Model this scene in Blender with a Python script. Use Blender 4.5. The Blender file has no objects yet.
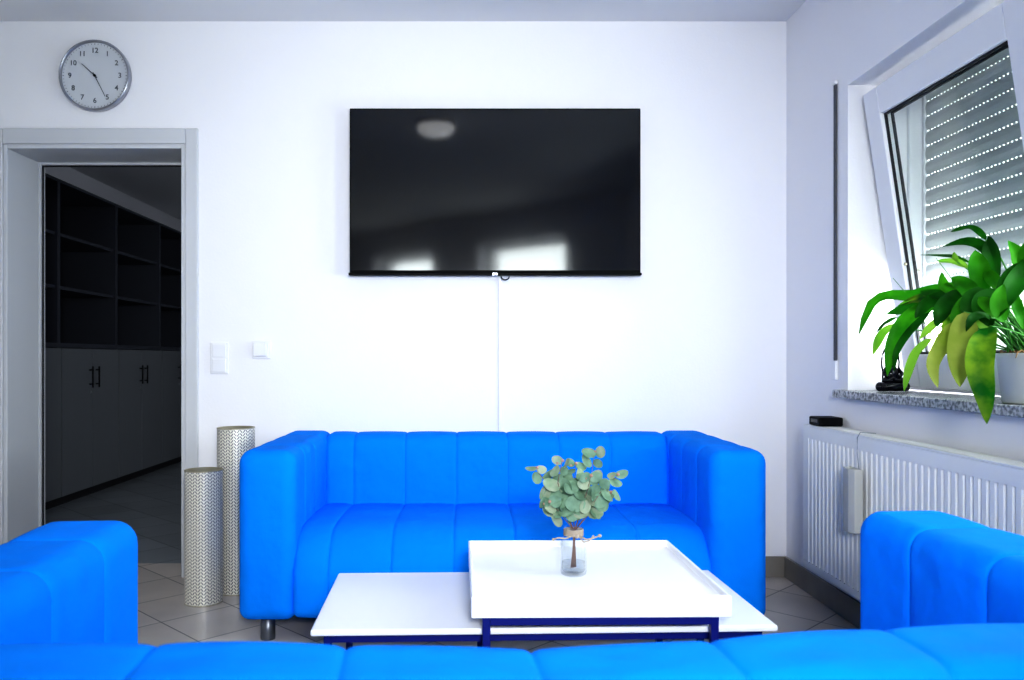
import bpy, bmesh, math, random
from mathutils import Vector, Matrix
random.seed(7)
PI = math.pi
C = bpy.context.scene.collection
H, F, VX, VY = 0.985, 820.0, 470.0, 358.0      # eye height, focal length, vanishing point

# ------------------------------------------------------------------ materials
def new_mat(name):
    m = bpy.data.materials.new(name); m.use_nodes = True
    nt = m.node_tree
    return m, nt, nt.nodes['Principled BSDF']
def setp(b, **k):
    names = dict(color='Base Color', rough='Roughness', metal='Metallic', spec='Specular IOR Level', trans='Transmission Weight',
                 ior='IOR', coat='Coat Weight', sheen='Sheen Weight', emit='Emission Color', estr='Emission Strength', alpha='Alpha')
    for a, v in k.items():
        if a in ('color', 'emit'): v = (*v, 1)
        b.inputs[names[a]].default_value = v
def mat(name, color, rough=0.5, bump=None, var=None, **k):
    m, nt, b = new_mat(name)
    setp(b, color=color, rough=rough, **k)
    tc = nt.nodes.new('ShaderNodeTexCoord')
    if var:                                     # (scale, amount)
        n = nt.nodes.new('ShaderNodeTexNoise'); n.inputs['Scale'].default_value = var[0]; n.inputs['Detail'].default_value = 4
        nt.links.new(tc.outputs['Object'], n.inputs['Vector'])
        r = nt.nodes.new('ShaderNodeValToRGB')
        r.color_ramp.elements[0].position = .3; r.color_ramp.elements[1].position = .7
        r.color_ramp.elements[0].color = (*[c*(1-var[1]) for c in color], 1)
        r.color_ramp.elements[1].color = (*[min(1, c*(1+var[1])) for c in color], 1)
        nt.links.new(n.outputs['Fac'], r.inputs['Fac']); nt.links.new(r.outputs['Color'], b.inputs['Base Color'])
    if bump:                                    # list of (scale, strength, distance)
        prev = None
        for sc, st, di in bump:
            n = nt.nodes.new('ShaderNodeTexNoise'); n.inputs['Scale'].default_value = sc; n.inputs['Detail'].default_value = 3
            nt.links.new(tc.outputs['Object'], n.inputs['Vector'])
            bp = nt.nodes.new('ShaderNodeBump'); bp.inputs['Strength'].default_value = st; bp.inputs['Distance'].default_value = di
            nt.links.new(n.outputs['Fac'], bp.inputs['Height'])
            if prev: nt.links.new(prev.outputs['Normal'], bp.inputs['Normal'])
            prev = bp
        nt.links.new(prev.outputs['Normal'], b.inputs['Normal'])
    return m
M = {}
M['wall'] = mat('wall_paint', (.875, .868, .90), .75, bump=[(90, .25, .002), (260, .2, .001)])
M['ceil'] = mat('ceiling_paint', (.78, .78, .80), .9, bump=[(120, .2, .002)])
M['fabric'] = mat('blue_fabric', (.0, .25, .93), .9, bump=[(4, .6, .04), (13, .4, .012), (900, .25, .0006)], sheen=0.0, spec=.12)
M['steel'] = mat('grey_steel', (.16, .17, .19), .35, metal=.8)
M['chrome'] = mat('brushed_metal', (.42, .43, .47), .3, metal=.9)
M['white_lacquer'] = mat('white_lacquer', (.88, .88, .9), .28)
M['white_tray'] = mat('white_tray', (.9, .9, .92), .35)
M['navy'] = mat('navy_metal', (.006, .012, .16), .4)
M['tv_black'] = mat('black_plastic', (.003, .003, .004), .55, spec=.15)
M['screen'] = mat('black_screen', (.002, .0025, .004), .07, spec=.9, bump=[(1.2, .05, .004)])
M['door_white'] = mat('door_white', (.62, .63, .66), .45)
M['plastic_white'] = mat('white_plastic', (.84, .84, .87), .35)
M['seal'] = mat('rubber_seal', (.02, .02, .025), .6)
M['rad'] = mat('radiator_white', (.86, .86, .85), .4)
M['rad_in'] = mat('radiator_grille', (.35, .35, .36), .6)
M['black'] = mat('matt_black', (.003, .003, .004), .6, spec=.2)
M['gloss_black'] = mat('glossy_black', (.006, .006, .012), .12)
M['ceramic'] = mat('white_ceramic', (.50, .50, .48), .4)
M['pot'] = mat('white_pot', (.5, .51, .5), .35)
M['cab'] = mat('cabinet_grey', (.19, .20, .215), .5)
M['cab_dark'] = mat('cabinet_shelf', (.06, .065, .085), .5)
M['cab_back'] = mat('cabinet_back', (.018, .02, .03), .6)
M['dark_metal'] = mat('dark_handle', (.015, .015, .018), .35, metal=.5)
M['twine'] = mat('jute_twine', (.42, .36, .29), .9, bump=[(300, .6, .002)])
M['soil'] = mat('soil', (.10, .06, .03), .95, bump=[(120, .8, .01)])
M['root'] = mat('root_brown', (.25, .15, .07), .8)
M['stem_g'] = mat('green_stem', (.05, .22, .03), .5)
M['stem_b'] = mat('brown_stem', (.20, .12, .10), .7)
M['shutter'] = mat('shutter_grey', (.52, .54, .53), .5)
M['skirt'] = mat('skirting_tile', (.30, .28, .25), .4, var=(6, .12))
M['clock_face'] = mat('clock_face', (.62, .64, .68), .4)
M['ink'] = mat('clock_ink', (.10, .11, .13), .6)
M['strap'] = mat('grey_strap', (.12, .12, .13), .8)

def leaf_mat(name, c1, c2, scale=9, tr=.35):
    m, nt, b = new_mat(name)
    tc = nt.nodes.new('ShaderNodeTexCoord'); n = nt.nodes.new('ShaderNodeTexNoise')
    n.inputs['Scale'].default_value = scale; n.inputs['Detail'].default_value = 5
    nt.links.new(tc.outputs['Object'], n.inputs['Vector'])
    r = nt.nodes.new('ShaderNodeValToRGB'); r.color_ramp.elements[0].position = .38; r.color_ramp.elements[1].position = .62
    r.color_ramp.elements[0].color = (*c1, 1); r.color_ramp.elements[1].color = (*c2, 1)
    nt.links.new(n.outputs['Fac'], r.inputs['Fac']); nt.links.new(r.outputs['Color'], b.inputs['Base Color'])
    b.inputs['Roughness'].default_value = .5; b.inputs['Specular IOR Level'].default_value = .12
    t = nt.nodes.new('ShaderNodeBsdfTranslucent'); nt.links.new(r.outputs['Color'], t.inputs['Color'])
    mx = nt.nodes.new('ShaderNodeMixShader'); mx.inputs['Fac'].default_value = tr
    nt.links.new(b.outputs[0], mx.inputs[1]); nt.links.new(t.outputs[0], mx.inputs[2])
    nt.links.new(mx.outputs[0], nt.nodes['Material Output'].inputs['Surface'])
    return m
M['leaf_dark'] = leaf_mat('leaf_dark', (.004, .045, .003), (.010, .10, .005), tr=.2)
M['leaf_mid'] = leaf_mat('leaf_mid', (.012, .12, .004), (.04, .22, .008), tr=.25)
M['leaf_lime'] = leaf_mat('leaf_lime', (.09, .25, .02), (.17, .33, .04))
M['leaf_olive'] = leaf_mat('leaf_olive', (.17, .24, .03), (.27, .32, .07))
M['leaf_mix'] = leaf_mat('leaf_mix', (.01, .12, .01), (.17, .29, .02), 14)
M['euc_a'] = leaf_mat('eucalyptus_a', (.15, .25, .17), (.25, .38, .27), 30, .2)
M['euc_b'] = leaf_mat('eucalyptus_b', (.24, .34, .23), (.38, .44, .32), 30, .2)
M['berry'] = mat('berry', (.40, .25, .20), .6)

def glass_mat(name, tint=(1, 1, 1), ior=1.22, rough=0):
    m, nt, b = new_mat(name); setp(b, color=tint, rough=rough, trans=1.0, ior=ior); return m

def nd(nt, op, a=None, b=None):
    n = nt.nodes.new('ShaderNodeMath'); n.operation = op
    for i, v in enumerate((a, b)):
        if v is None: continue
        if isinstance(v, (int, float)): n.inputs[i].default_value = v
        else: nt.links.new(v, n.inputs[i])
    return n.outputs[0]
def pane_mat():
    m, nt, b = new_mat('window_glass')
    t = nt.nodes.new('ShaderNodeBsdfTransparent'); t.inputs['Color'].default_value = (.93, .96, .95, 1)
    g = nt.nodes.new('ShaderNodeBsdfGlossy'); g.inputs['Roughness'].default_value = .02
    mx = nt.nodes.new('ShaderNodeMixShader')
    mx.inputs['Fac'].default_value = .04; nt.links.new(t.outputs[0], mx.inputs[1]); nt.links.new(g.outputs[0], mx.inputs[2])
    nt.links.new(mx.outputs[0], nt.nodes['Material Output'].inputs['Surface'])
    return m
M['pane'] = pane_mat()
def clear_mat(name, tint, edge, base):
    m, nt, b = new_mat(name)
    t = nt.nodes.new('ShaderNodeBsdfTransparent'); t.inputs['Color'].default_value = (*tint, 1)
    b.inputs['Base Color'].default_value = (.62, .66, .7, 1); b.inputs['Roughness'].default_value = .05
    lw = nt.nodes.new('ShaderNodeLayerWeight'); lw.inputs['Blend'].default_value = .5
    f = nd(nt, 'ADD', nd(nt, 'MULTIPLY', nd(nt, 'POWER', lw.outputs['Facing'], 3.0), edge), base)
    mx = nt.nodes.new('ShaderNodeMixShader'); nt.links.new(f, mx.inputs['Fac'])
    nt.links.new(t.outputs[0], mx.inputs[1]); nt.links.new(b.outputs[0], mx.inputs[2])
    nt.links.new(mx.outputs[0], nt.nodes['Material Output'].inputs['Surface'])
    return m
M['jar_glass'] = clear_mat('jar_glass', (.975, .985, .99), .35, .02)
M['water'] = clear_mat('water', (.97, .98, .985), .3, .015)
def lamp_mat():
    m, nt, b = new_mat('opal_lamp_glass'); setp(b, color=(.9, .9, .9), rough=.3, emit=(1, 1, 1), estr=3.5); return m
M['opal'] = lamp_mat()

def tile_mat(name, base, var, rough=.32):
    m, nt, b = new_mat(name)
    g = nt.nodes.new('ShaderNodeTexCoord'); s = nt.nodes.new('ShaderNodeSeparateXYZ')
    nt.links.new(g.outputs['Object'], s.inputs[0])
    P = .41
    u = nd(nt, 'DIVIDE', nd(nt, 'SUBTRACT', nd(nt, 'SUBTRACT', s.outputs[1], s.outputs[0]), 2.158-8.2), P)
    v = nd(nt, 'DIVIDE', nd(nt, 'SUBTRACT', nd(nt, 'ADD', s.outputs[1], s.outputs[0]), 1.905-8.2), P)
    def edge(x):
        f = nd(nt, 'FRACT', x)
        return nd(nt, 'MINIMUM', f, nd(nt, 'SUBTRACT', 1.0, f))
    e = nd(nt, 'MINIMUM', edge(u), edge(v))
    grout = nd(nt, 'LESS_THAN', e, .009)
    cell = nt.nodes.new('ShaderNodeCombineXYZ')
    nt.links.new(nd(nt, 'FLOOR', u), cell.inputs[0]); nt.links.new(nd(nt, 'FLOOR', v), cell.inputs[1])
    wn = nt.nodes.new('ShaderNodeTexWhiteNoise'); nt.links.new(cell.outputs[0], wn.inputs['Vector'])
    n = nt.nodes.new('ShaderNodeTexNoise'); n.inputs['Scale'].default_value = 4; n.inputs['Detail'].default_value = 6
    nt.links.new(g.outputs['Object'], n.inputs['Vector'])
    val = nd(nt, 'ADD', nd(nt, 'MULTIPLY', n.outputs['Fac'], .7), nd(nt, 'MULTIPLY', wn.outputs['Value'], .3))
    r = nt.nodes.new('ShaderNodeValToRGB'); r.color_ramp.elements[0].position = .25; r.color_ramp.elements[1].position = .75
    r.color_ramp.elements[0].color = (*[c*(1-var) for c in base], 1); r.color_ramp.elements[1].color = (*[c*(1+var) for c in base], 1)
    nt.links.new(val, r.inputs['Fac'])
    mx = nt.nodes.new('ShaderNodeMix'); mx.data_type = 'RGBA'
    nt.links.new(grout, mx.inputs['Factor']); nt.links.new(r.outputs['Color'], mx.inputs['A'])
    mx.inputs['B'].default_value = (*[c*.32 for c in base], 1)
    nt.links.new(mx.outputs['Result'], b.inputs['Base Color'])
    bp = nt.nodes.new('ShaderNodeBump'); bp.inputs['Distance'].default_value = .002; bp.invert = True
    nt.links.new(grout, bp.inputs['Height']); nt.links.new(bp.outputs['Normal'], b.inputs['Normal'])
    b.inputs['Roughness'].default_value = rough
    return m
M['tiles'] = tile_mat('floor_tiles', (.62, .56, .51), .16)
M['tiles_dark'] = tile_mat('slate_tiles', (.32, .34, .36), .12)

def granite():
    m, nt, b = new_mat('grey_granite')
    tc = nt.nodes.new('ShaderNodeTexCoord'); n = nt.nodes.new('ShaderNodeTexNoise'); n.inputs['Scale'].default_value = 90; n.inputs['Detail'].default_value = 6
    nt.links.new(tc.outputs['Object'], n.inputs['Vector'])
    r = nt.nodes.new('ShaderNodeValToRGB'); r.color_ramp.elements[0].position = .38; r.color_ramp.elements[1].position = .62
    r.color_ramp.elements[0].color = (.14, .15, .16, 1); r.color_ramp.elements[1].color = (.5, .51, .53, 1)
    nt.links.new(n.outputs['Fac'], r.inputs['Fac']); nt.links.new(r.outputs['Color'], b.inputs['Base Color'])
    b.inputs['Roughness'].default_value = .22
    return m
M['granite'] = granite()
def pierced():                                   # silvery metal stamped with columns of slanted dashes
    m, nt, b = new_mat('pierced_silver')
    uv = nt.nodes.new('ShaderNodeUVMap'); uv.uv_map = 'wrap'; s = nt.nodes.new('ShaderNodeSeparateXYZ')
    nt.links.new(uv.outputs[0], s.inputs[0])
    u = nd(nt, 'MULTIPLY', s.outputs[0], 20.0)                # 18 chevrons round
    f = nd(nt, 'FRACT', u)
    tri = nd(nt, 'ABSOLUTE', nd(nt, 'SUBTRACT', f, .5))       # 0..0.5
    v = nd(nt, 'ADD', nd(nt, 'DIVIDE', s.outputs[1], .0135), nd(nt, 'MULTIPLY', tri, 2.3))
    fv = nd(nt, 'FRACT', v)
    slot = nd(nt, 'LESS_THAN', fv, .42)
    f2 = nd(nt, 'FRACT', nd(nt, 'MULTIPLY', u, 2.0))
    inn = nd(nt, 'LESS_THAN', nd(nt, 'ABSOLUTE', nd(nt, 'SUBTRACT', f2, .5)), .36)
    hole = nd(nt, 'MULTIPLY', slot, inn)
    mx = nt.nodes.new('ShaderNodeMix'); mx.data_type = 'RGBA'
    nt.links.new(hole, mx.inputs['Factor']); mx.inputs['A'].default_value = (.93, .90, .80, 1); mx.inputs['B'].default_value = (.10, .09, .12, 1)
    nt.links.new(mx.outputs['Result'], b.inputs['Base Color'])
    b.inputs['Metallic'].default_value = .28; b.inputs['Roughness'].default_value = .33
    bp = nt.nodes.new('ShaderNodeBump'); bp.inputs['Distance'].default_value = .003; bp.invert = True
    nt.links.new(hole, bp.inputs['Height']); nt.links.new(bp.outputs['Normal'], b.inputs['Normal'])
    return m
M['pierced'] = pierced()
M['gold_in'] = mat('champagne_metal', (.5, .46, .34), .35, metal=.7)

# ------------------------------------------------------------------ helpers
def at(px, py, d):                               # pixel + depth -> world point
    return Vector(((px-VX)*d/F, d, H-(py-VY)*d/F))
def bm_new(): return bmesh.new()
def box(bm, x0, x1, y0, y1, z0, z1, mi=0):
    vs = [bm.verts.new((x, y, z)) for x in (x0, x1) for y in (y0, y1) for z in (z0, z1)]
    for f in ((0, 1, 3, 2), (4, 6, 7, 5), (0, 4, 5, 1), (2, 3, 7, 6), (0, 2, 6, 4), (1, 5, 7, 3)):
        fc = bm.faces.new([vs[i] for i in f]); fc.material_index = mi
def lathe(bm, prof, cx=0, cy=0, n=32, z0=0, mi=0, smooth=True, cap=True):
    rings = []
    for r, z in prof:
        rings.append([bm.verts.new((cx+r*math.cos(2*PI*i/n), cy+r*math.sin(2*PI*i/n), z0+z)) for i in range(n)])
    for a, b in zip(rings, rings[1:]):
        for i in range(n):
            f = bm.faces.new((a[i], a[(i+1) % n], b[(i+1) % n], b[i])); f.smooth = smooth; f.material_index = mi
    if cap:
        bm.faces.new(list(reversed(rings[0]))).material_index = mi; bm.faces.new(rings[-1]).material_index = mi
def tube(bm, pts, r, n=8, mi=0, r1=None):
    pts = [Vector(p) for p in pts]; rings = []
    up = Vector((0, 0, 1))
    for k, p in enumerate(pts):
        t = (pts[min(k+1, len(pts)-1)]-pts[max(k-1, 0)]).normalized()
        ref = up if abs(t.z) < .95 else Vector((1, 0, 0))
        a = t.cross(ref).normalized(); b = t.cross(a).normalized()
        rr = r if r1 is None else r+(r1-r)*k/(len(pts)-1)
        rings.append([bm.verts.new(p+a*rr*math.cos(2*PI*i/n)+b*rr*math.sin(2*PI*i/n)) for i in range(n)])
    for a, b in zip(rings, rings[1:]):
        for i in range(n):
            f = bm.faces.new((a[i], a[(i+1) % n], b[(i+1) % n], b[i])); f.smooth = True; f.material_index = mi
    bm.faces.new(list(reversed(rings[0]))).material_index = mi; bm.faces.new(rings[-1]).material_index = mi
def ball(bm, c, r, mi=0, sc=(1, 1, 1), seg=12):
    mt = Matrix.Translation(Vector(c)) @ Matrix.Diagonal((sc[0], sc[1], sc[2], 1))
    res = bmesh.ops.create_uvsphere(bm, u_segments=seg, v_segments=seg//2+2, radius=r, matrix=mt)
    for v in res['verts']:
        for f in v.link_faces: f.smooth = True; f.material_index = mi
def obj(name, bm, mats, parent=None, loc=None, bevel=0, seg=2, smooth=False):
    bmesh.ops.recalc_face_normals(bm, faces=bm.faces)
    me = bpy.data.meshes.new(name); bm.to_mesh(me); bm.free()
    if not isinstance(mats, (list, tuple)): mats = [mats]
    for m in mats: me.materials.append(m)
    if smooth:
        for p in me.polygons: p.use_smooth = True
    o = bpy.data.objects.new(name, me); C.objects.link(o)
    if loc is not None: o.location = loc
    if parent: o.parent = parent
    if bevel:
        b = o.modifiers.new('bevel', 'BEVEL'); b.width = bevel; b.segments = seg; b.limit_method = 'ANGLE'; b.harden_normals = False
    return o
def tag(o, label, cat, group=None):
    o['label'] = label; o['category'] = cat
    if group: o['group'] = group
    return o
def thing(name, label, cat, loc=(0, 0, 0), rotz=0, group=None):
    o = bpy.data.objects.new(name, None); C.objects.link(o); o.location = loc; o.rotation_euler = (0, 0, rotz)
    o.empty_display_size = .1
    return tag(o, label, cat, group)
def struct(name, bm, m, parent=None, **k):
    o = obj(name, bm, m, parent, **k)
    if not parent: o['kind'] = 'structure'
    return o
def rrect(a0, a1, b0, b1, radii, inset=0, n=6):
    """rounded rectangle points, corners (a0b0, a1b0, a1b1, a0b1)"""
    a0 += inset; a1 -= inset; b0 += inset; b1 -= inset
    cs = [(a0, b0, PI), (a1, b0, 1.5*PI), (a1, b1, 0), (a0, b1, .5*PI)]
    out = []
    for (ca, cb, st), r in zip(cs, radii):
        r = max(r-inset*.6, .004)
        ox = ca+(r if ca == a0 else -r); oy = cb+(r if cb == b0 else -r)
        for i in range(n+1):
            t = st+.5*PI*i/n
            out.append((ox+r*math.cos(t), oy+r*math.sin(t)))
    # sub-divide the long straight runs so noise and shading stay smooth
    res = []
    for i, p in enumerate(out):
        q = out[(i+1) % len(out)]; res.append(p)
        if i % (n+1) == n:
            for k in range(1, 6): res.append((p[0]+(q[0]-p[0])*k/6, p[1]+(q[1]-p[1])*k/6))
    return res
def stations(t0, t1, seams, endr, puff=.002, groove=.004):
    ts = set()
    for k in range(7):
        w = endr*(1-math.cos(k/6*PI/2)); ts.add(round(t0+w, 5)); ts.add(round(t1-w, 5))
    for s in seams:
        for o in (-.022, -.012, -.006, -.0025, 0, .0025, .006, .012, .022): ts.add(round(s+o, 5))
    k = t0+endr
    while k < t1-endr: ts.add(round(k, 5)); k += .03
    ts = sorted(t for t in ts if t0 <= t <= t1)
    brk = [t0]+list(seams)+[t1]; out = []
    for t in ts:
        ins = 0
        e = min(t-t0, t1-t)
        if e < endr: ins += endr-math.sqrt(max(0, endr**2-(endr-e)**2))
        for s in seams: ins += groove*math.exp(-abs(t-s)/.005)
        for a, b in zip(brk, brk[1:]):
            if a <= t <= b: ins -= puff*math.sin(PI*(t-a)/(b-a))
        out.append((t, ins))
    return out
def loft(bm, rect, radii, sts, place):
    rings = []
    for t, ins in sts:
        rings.append([bm.verts.new(place(t, a, b)) for a, b in rrect(*rect, radii, ins)])
    n = len(rings[0])
    for a, b in zip(rings, rings[1:]):
        for i in range(n): bm.faces.new((a[i], a[(i+1) % n], b[(i+1) % n], b[i])).smooth = True
    for r in (rings[0], rings[-1]): bm.faces.new(r).smooth = True

# ------------------------------------------------------------------ the setting
YW, XR, ZC = 3.69, 1.424, 2.50                  # back wall, right wall, ceiling
XL, YT = -3.2, 3.975                            # left wall, far face of the back wall
DX0, DX1, DZ = -2.095, -1.276, 1.945            # door opening
bm = bm_new()
box(bm, XL-.2, DX0, YW, YT, 0, ZC); box(bm, DX1, XR+.4, YW, YT, 0, ZC); box(bm, DX0, DX1, YW, YT, DZ, ZC)
struct('wall_back', bm, M['wall'])
bm = bm_new(); box(bm, XL-.3, XR+.4, -5.2, 3.935, -.1, 0); struct('floor', bm, M['tiles'])
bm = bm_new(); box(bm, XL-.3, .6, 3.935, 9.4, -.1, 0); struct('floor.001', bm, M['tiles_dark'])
bm = bm_new(); box(bm, XL-.3, XR+.4, -5.2, YT, ZC, ZC+.1); struct('ceiling', bm, M['ceil'])
bm = bm_new(); box(bm, XL-.3, .6, YT, 9.4, ZC, ZC+.1); struct('ceiling.001', bm, M['ceil'])
bm = bm_new(); box(bm, XL-.2, XL, -5.2, YW, 0, ZC); struct('wall_left', bm, M['wall'])
bm = bm_new(); box(bm, XL-.3, XL+.02, YT, 9.4, 0, ZC); struct('wall_far_left', bm, M['wall'])
bm = bm_new(); box(bm, XL, .6, 9.2, 9.4, 0, ZC); struct('wall_far', bm, M['wall'])
bm = bm_new(); box(bm, .4, .6, YT, 9.2, 0, ZC); struct('wall_far_right', bm, M['wall'])
# right wall with the window hole
WY0, WY1, WZ0, WZ1, XO = 1.25, 3.09, .865, 2.013, XR+.36
bm = bm_new()
box(bm, XR, XO, WY1, YW, 0, ZC); box(bm, XR, XO, -.6, WY0, 0, ZC)
box(bm, XR, XO, WY0, WY1, 0, WZ0-.03); box(bm, XR, XO, WY0, WY1, WZ1, ZC)
struct('wall_right', bm, M['wall'])
# slanted rear wall, its two windows
p0, p1 = Vector((1.43, -.29, 0)), Vector((-3.22, -4.66, 0))
dv = (p1-p0); L = dv.length; ang = math.atan2(dv.y, dv.x)
def along(x): return (x-p0.x)/dv.x*L
wins = [(along(.93), along(.086)), (along(-.43), along(-1.154))]
bm = bm_new(); cur = 0
for a, b in wins:
    box(bm, cur, a, 0, .3, 0, ZC); box(bm, a, b, 0, .3, 0, .95); box(bm, a, b, 0, .3, 2.2, ZC); cur = b
box(bm, cur, L, 0, .3, 0, ZC)
rw = struct('wall_rear', bm, M['wall']); rw.location = p0; rw.rotation_euler = (0, 0, ang)
for k, (a, b) in enumerate(wins):
    bm = bm_new()
    for q in ((a, a+.07, .95, 2.2), (b-.07, b, .95, 2.2), (a+.07, b-.07, .95, 1.02), (a+.07, b-.07, 2.13, 2.2)):
        box(bm, q[0], q[1], .15, .22, q[2], q[3])
    w = struct('window_%d' % (k+2), bm, M['plastic_white']); w.location = p0; w.rotation_euler = (0, 0, ang)
    bm = bm_new(); box(bm, a+.07, b-.07, .18, .186, 1.02, 2.13); struct('pane', bm, M['pane'], w)

# skirting
bm = bm_new(); box(bm, DX1+.07, XR-.012, YW-.012, YW-.0005, 0, .094); struct('baseboard_back', bm, M['skirt'], bevel=.002)
bm = bm_new(); box(bm, XR-.012, XR-.0005, -.2, YW-.0005, 0, .094); struct('baseboard_right', bm, M['skirt'], bevel=.002)

# door surround
bm = bm_new()
cw = .07
for z in (0,):
    box(bm, DX0-cw, DX0, YW-.018, YW-.001, 0, DZ+cw); box(bm, DX1, DX1+.056, YW-.018, YW-.001, 0, DZ+cw); box(bm, DX0, DX1, YW-.018, YW-.001, DZ, DZ+cw)
door = struct('door_1', bm, M['door_white'], bevel=.004)
bm = bm_new()
box(bm, DX0+.0005, DX0+.02, YW-.012, YT+.01, 0, DZ-.0005); box(bm, DX1-.02, DX1-.0005, YW-.012, YT+.01, 0, DZ-.0005); box(bm, DX0+.02, DX1-.02, YW-.012, YT+.01, DZ-.02, DZ-.0005)
struct('door_lining', bm, M['door_white'], door, bevel=.003)
bm = bm_new()
box(bm, DX0+.02, DX0+.032, YT-.035, YT+.01, 0, DZ-.02); box(bm, DX1-.032, DX1-.02, YT-.035, YT+.01, 0, DZ-.02); box(bm, DX0+.032, DX1-.032, YT-.035, YT+.01, DZ-.032, DZ-.02)
struct('door_stop', bm, M['door_white'], door, bevel=.002)
bm = bm_new()
for x in (DX0+.0325, ): box(bm, x, x+.004, YT-.022, YT-.012, 0, DZ-.034)
box(bm, DX0+.033, DX1-.033, YT-.022, YT-.012, DZ-.037, DZ-.033)
struct('door_seal', bm, M['seal'], door)

# ------------------------------------------------------------------ window on the right wall
wx0, wx1 = 1.645, 1.69
bm = bm_new()
YM = 2.115                                        # mullion between the tilted sash and its neighbour
box(bm, wx0, wx1, WY1-.02, WY1-.0005, WZ0+.0005, WZ1-.0005); box(bm, wx0, wx1, WY0+.0005, WY0+.045, WZ0+.0005, WZ1-.0005)
box(bm, wx0, wx1, YM-.03, YM+.03, WZ0+.0005, WZ1-.0005)
for a, b in ((WY0+.045, YM-.03), (YM+.03, WY1-.02)):
    box(bm, wx0, wx1, a, b, WZ0+.0005, WZ0+.05); box(bm, wx0, wx1, a, b, WZ1-.05, WZ1-.0005)
win = struct('window_1', bm, M['plastic_white'], bevel=.004)
def sash(y0, y1, tilt, name):
    """sash hung at its bottom edge, tilted into the room"""
    z0, z1, w = .885, 1.975, .10
    rt = bpy.data.objects.new(name, None); C.objects.link(rt); rt.parent = win
    rt.location = (wx0+.014, 0, z0); rt.rotation_euler = (0, -tilt, 0)
    h = z1-z0
    bm = bm_new()
    box(bm, -.05, 0, y1-w, y1, 0, h); box(bm, -.05, 0, y0, y0+w, 0, h); box(bm, -.05, 0, y0+w, y1-w, 0, w+.02); box(bm, -.05, 0, y0+w, y1-w, h-w, h)
    obj('sash_frame', bm, M['plastic_white'], rt, bevel=.005)
    bm = bm_new(); g = .007
    a0, a1, b0, b1 = y0+w, y1-w, w+.02, h-w
    for x in (-.036, -.012):
        box(bm, x, x+.008, a1-g, a1+.001, b0, b1); box(bm, x, x+.008, a0-.001, a0+g, b0, b1)
        box(bm, x, x+.008, a0+g, a1-g, b0-.001, b0+g); box(bm, x, x+.008, a0+g, a1-g, b1-g, b1+.001)
    obj('gasket', bm, M['seal'], rt)
    bm = bm_new(); box(bm, -.03, -.024, a0, a1, b0, b1); obj('pane', bm, M['pane'], rt)
    return rt
tl = math.radians(8.4)
sash(YM+.025, WY1-.06, tl, 'sash')
sash(WY0+.02, YM-.025, 0, 'sash')
# opening stay near the mid height of the tilted sash
bm = bm_new(); zz = 1.32
xs = wx0-.02-math.sin(tl)*(zz-.885)
tube(bm, [(xs-.01, WY1-.165, zz), (wx0+.02, WY1-.05, zz-.01)], .004)
ball(bm, (xs-.01, WY1-.168, zz), .006)
obj('tilt_stay', bm, M['gold_in'], win)

# window sill
bm = bm_new(); box(bm, 1.38, wx0, 1.21, WY1-.001, WZ0-.03, WZ0-.0005); box(bm, 1.38, XR-.001, WY1-.001, WY1+.035, WZ0-.03, WZ0-.0005)
sill = obj('window_sill', bm, M['granite'], bevel=.003)
sill['kind'] = 'structure'

# roller shutter outside
bm = bm_new()
sx, sy0, sy1 = 1.715, 2.13, WY1-.012
pitch, z = .0555, 2.0
zs = []
while z-pitch > 1.17: zs.append(z); z -= pitch
for z in zs:
    prof = [(0, -.0500), (-.0045, -.036), (-.006, -.024), (-.0045, -.012), (0, 0), (.006, 0), (.006, -.0500)]
    A = [bm.verts.new((sx+a, sy0, z+b)) for a, b in prof]; B = [bm.verts.new((sx+a, sy1, z+b)) for a, b in prof]
    for i in range(len(prof)):
        j = (i+1) % len(prof); bm.faces.new((A[i], A[j], B[j], B[i]))
    bm.faces.new(A); bm.faces.new(list(reversed(B)))
    y = sy0
    while y < sy1-.008:
        box(bm, sx+.001, sx+.004, y, y+.0105, z-pitch, z-.0500); y += .0205
obj_sh = obj('roller_shutter', bm, M['shutter'])
tag(obj_sh, 'grey slatted roller shutter with rows of light slits, half lowered outside the window', 'shutter')
bm = bm_new()
box(bm, sx-.012, sx+.02, sy1, sy1+.011, .87, 2.01); obj('guide_rail', bm, M['plastic_white'], obj_sh)
bm = bm_new(); box(bm, sx-.012, sx+.02, sy0-.02, sy0, .87, 2.01); obj('guide_rail', bm, M['plastic_white'], obj_sh)
bm = bm_new(); box(bm, sx-.004, sx+.008, sy0, sy1, z-.04, z); obj('bottom_bar', bm, M['plastic_white'], obj_sh)

# shutter strap on the right wall
st = thing('shutter_strap', 'dark grey shutter pull strap running down wall left of window', 'strap', (XR, 3.185, .93))
bm = bm_new(); box(bm, -.008, -.002, -.009, .009, .04, 1.12); obj('strap', bm, M['strap'], st)
bm = bm_new(); box(bm, -.014, -.0005, -.018, .018, -.03, .045); obj('strap_winder', bm, M['plastic_white'], st, bevel=.003)
bm = bm_new(); box(bm, -.014, -.0005, -.013, .013, 1.115, 1.13); obj('strap_guide', bm, M['plastic_white'], st, bevel=.003)

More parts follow.
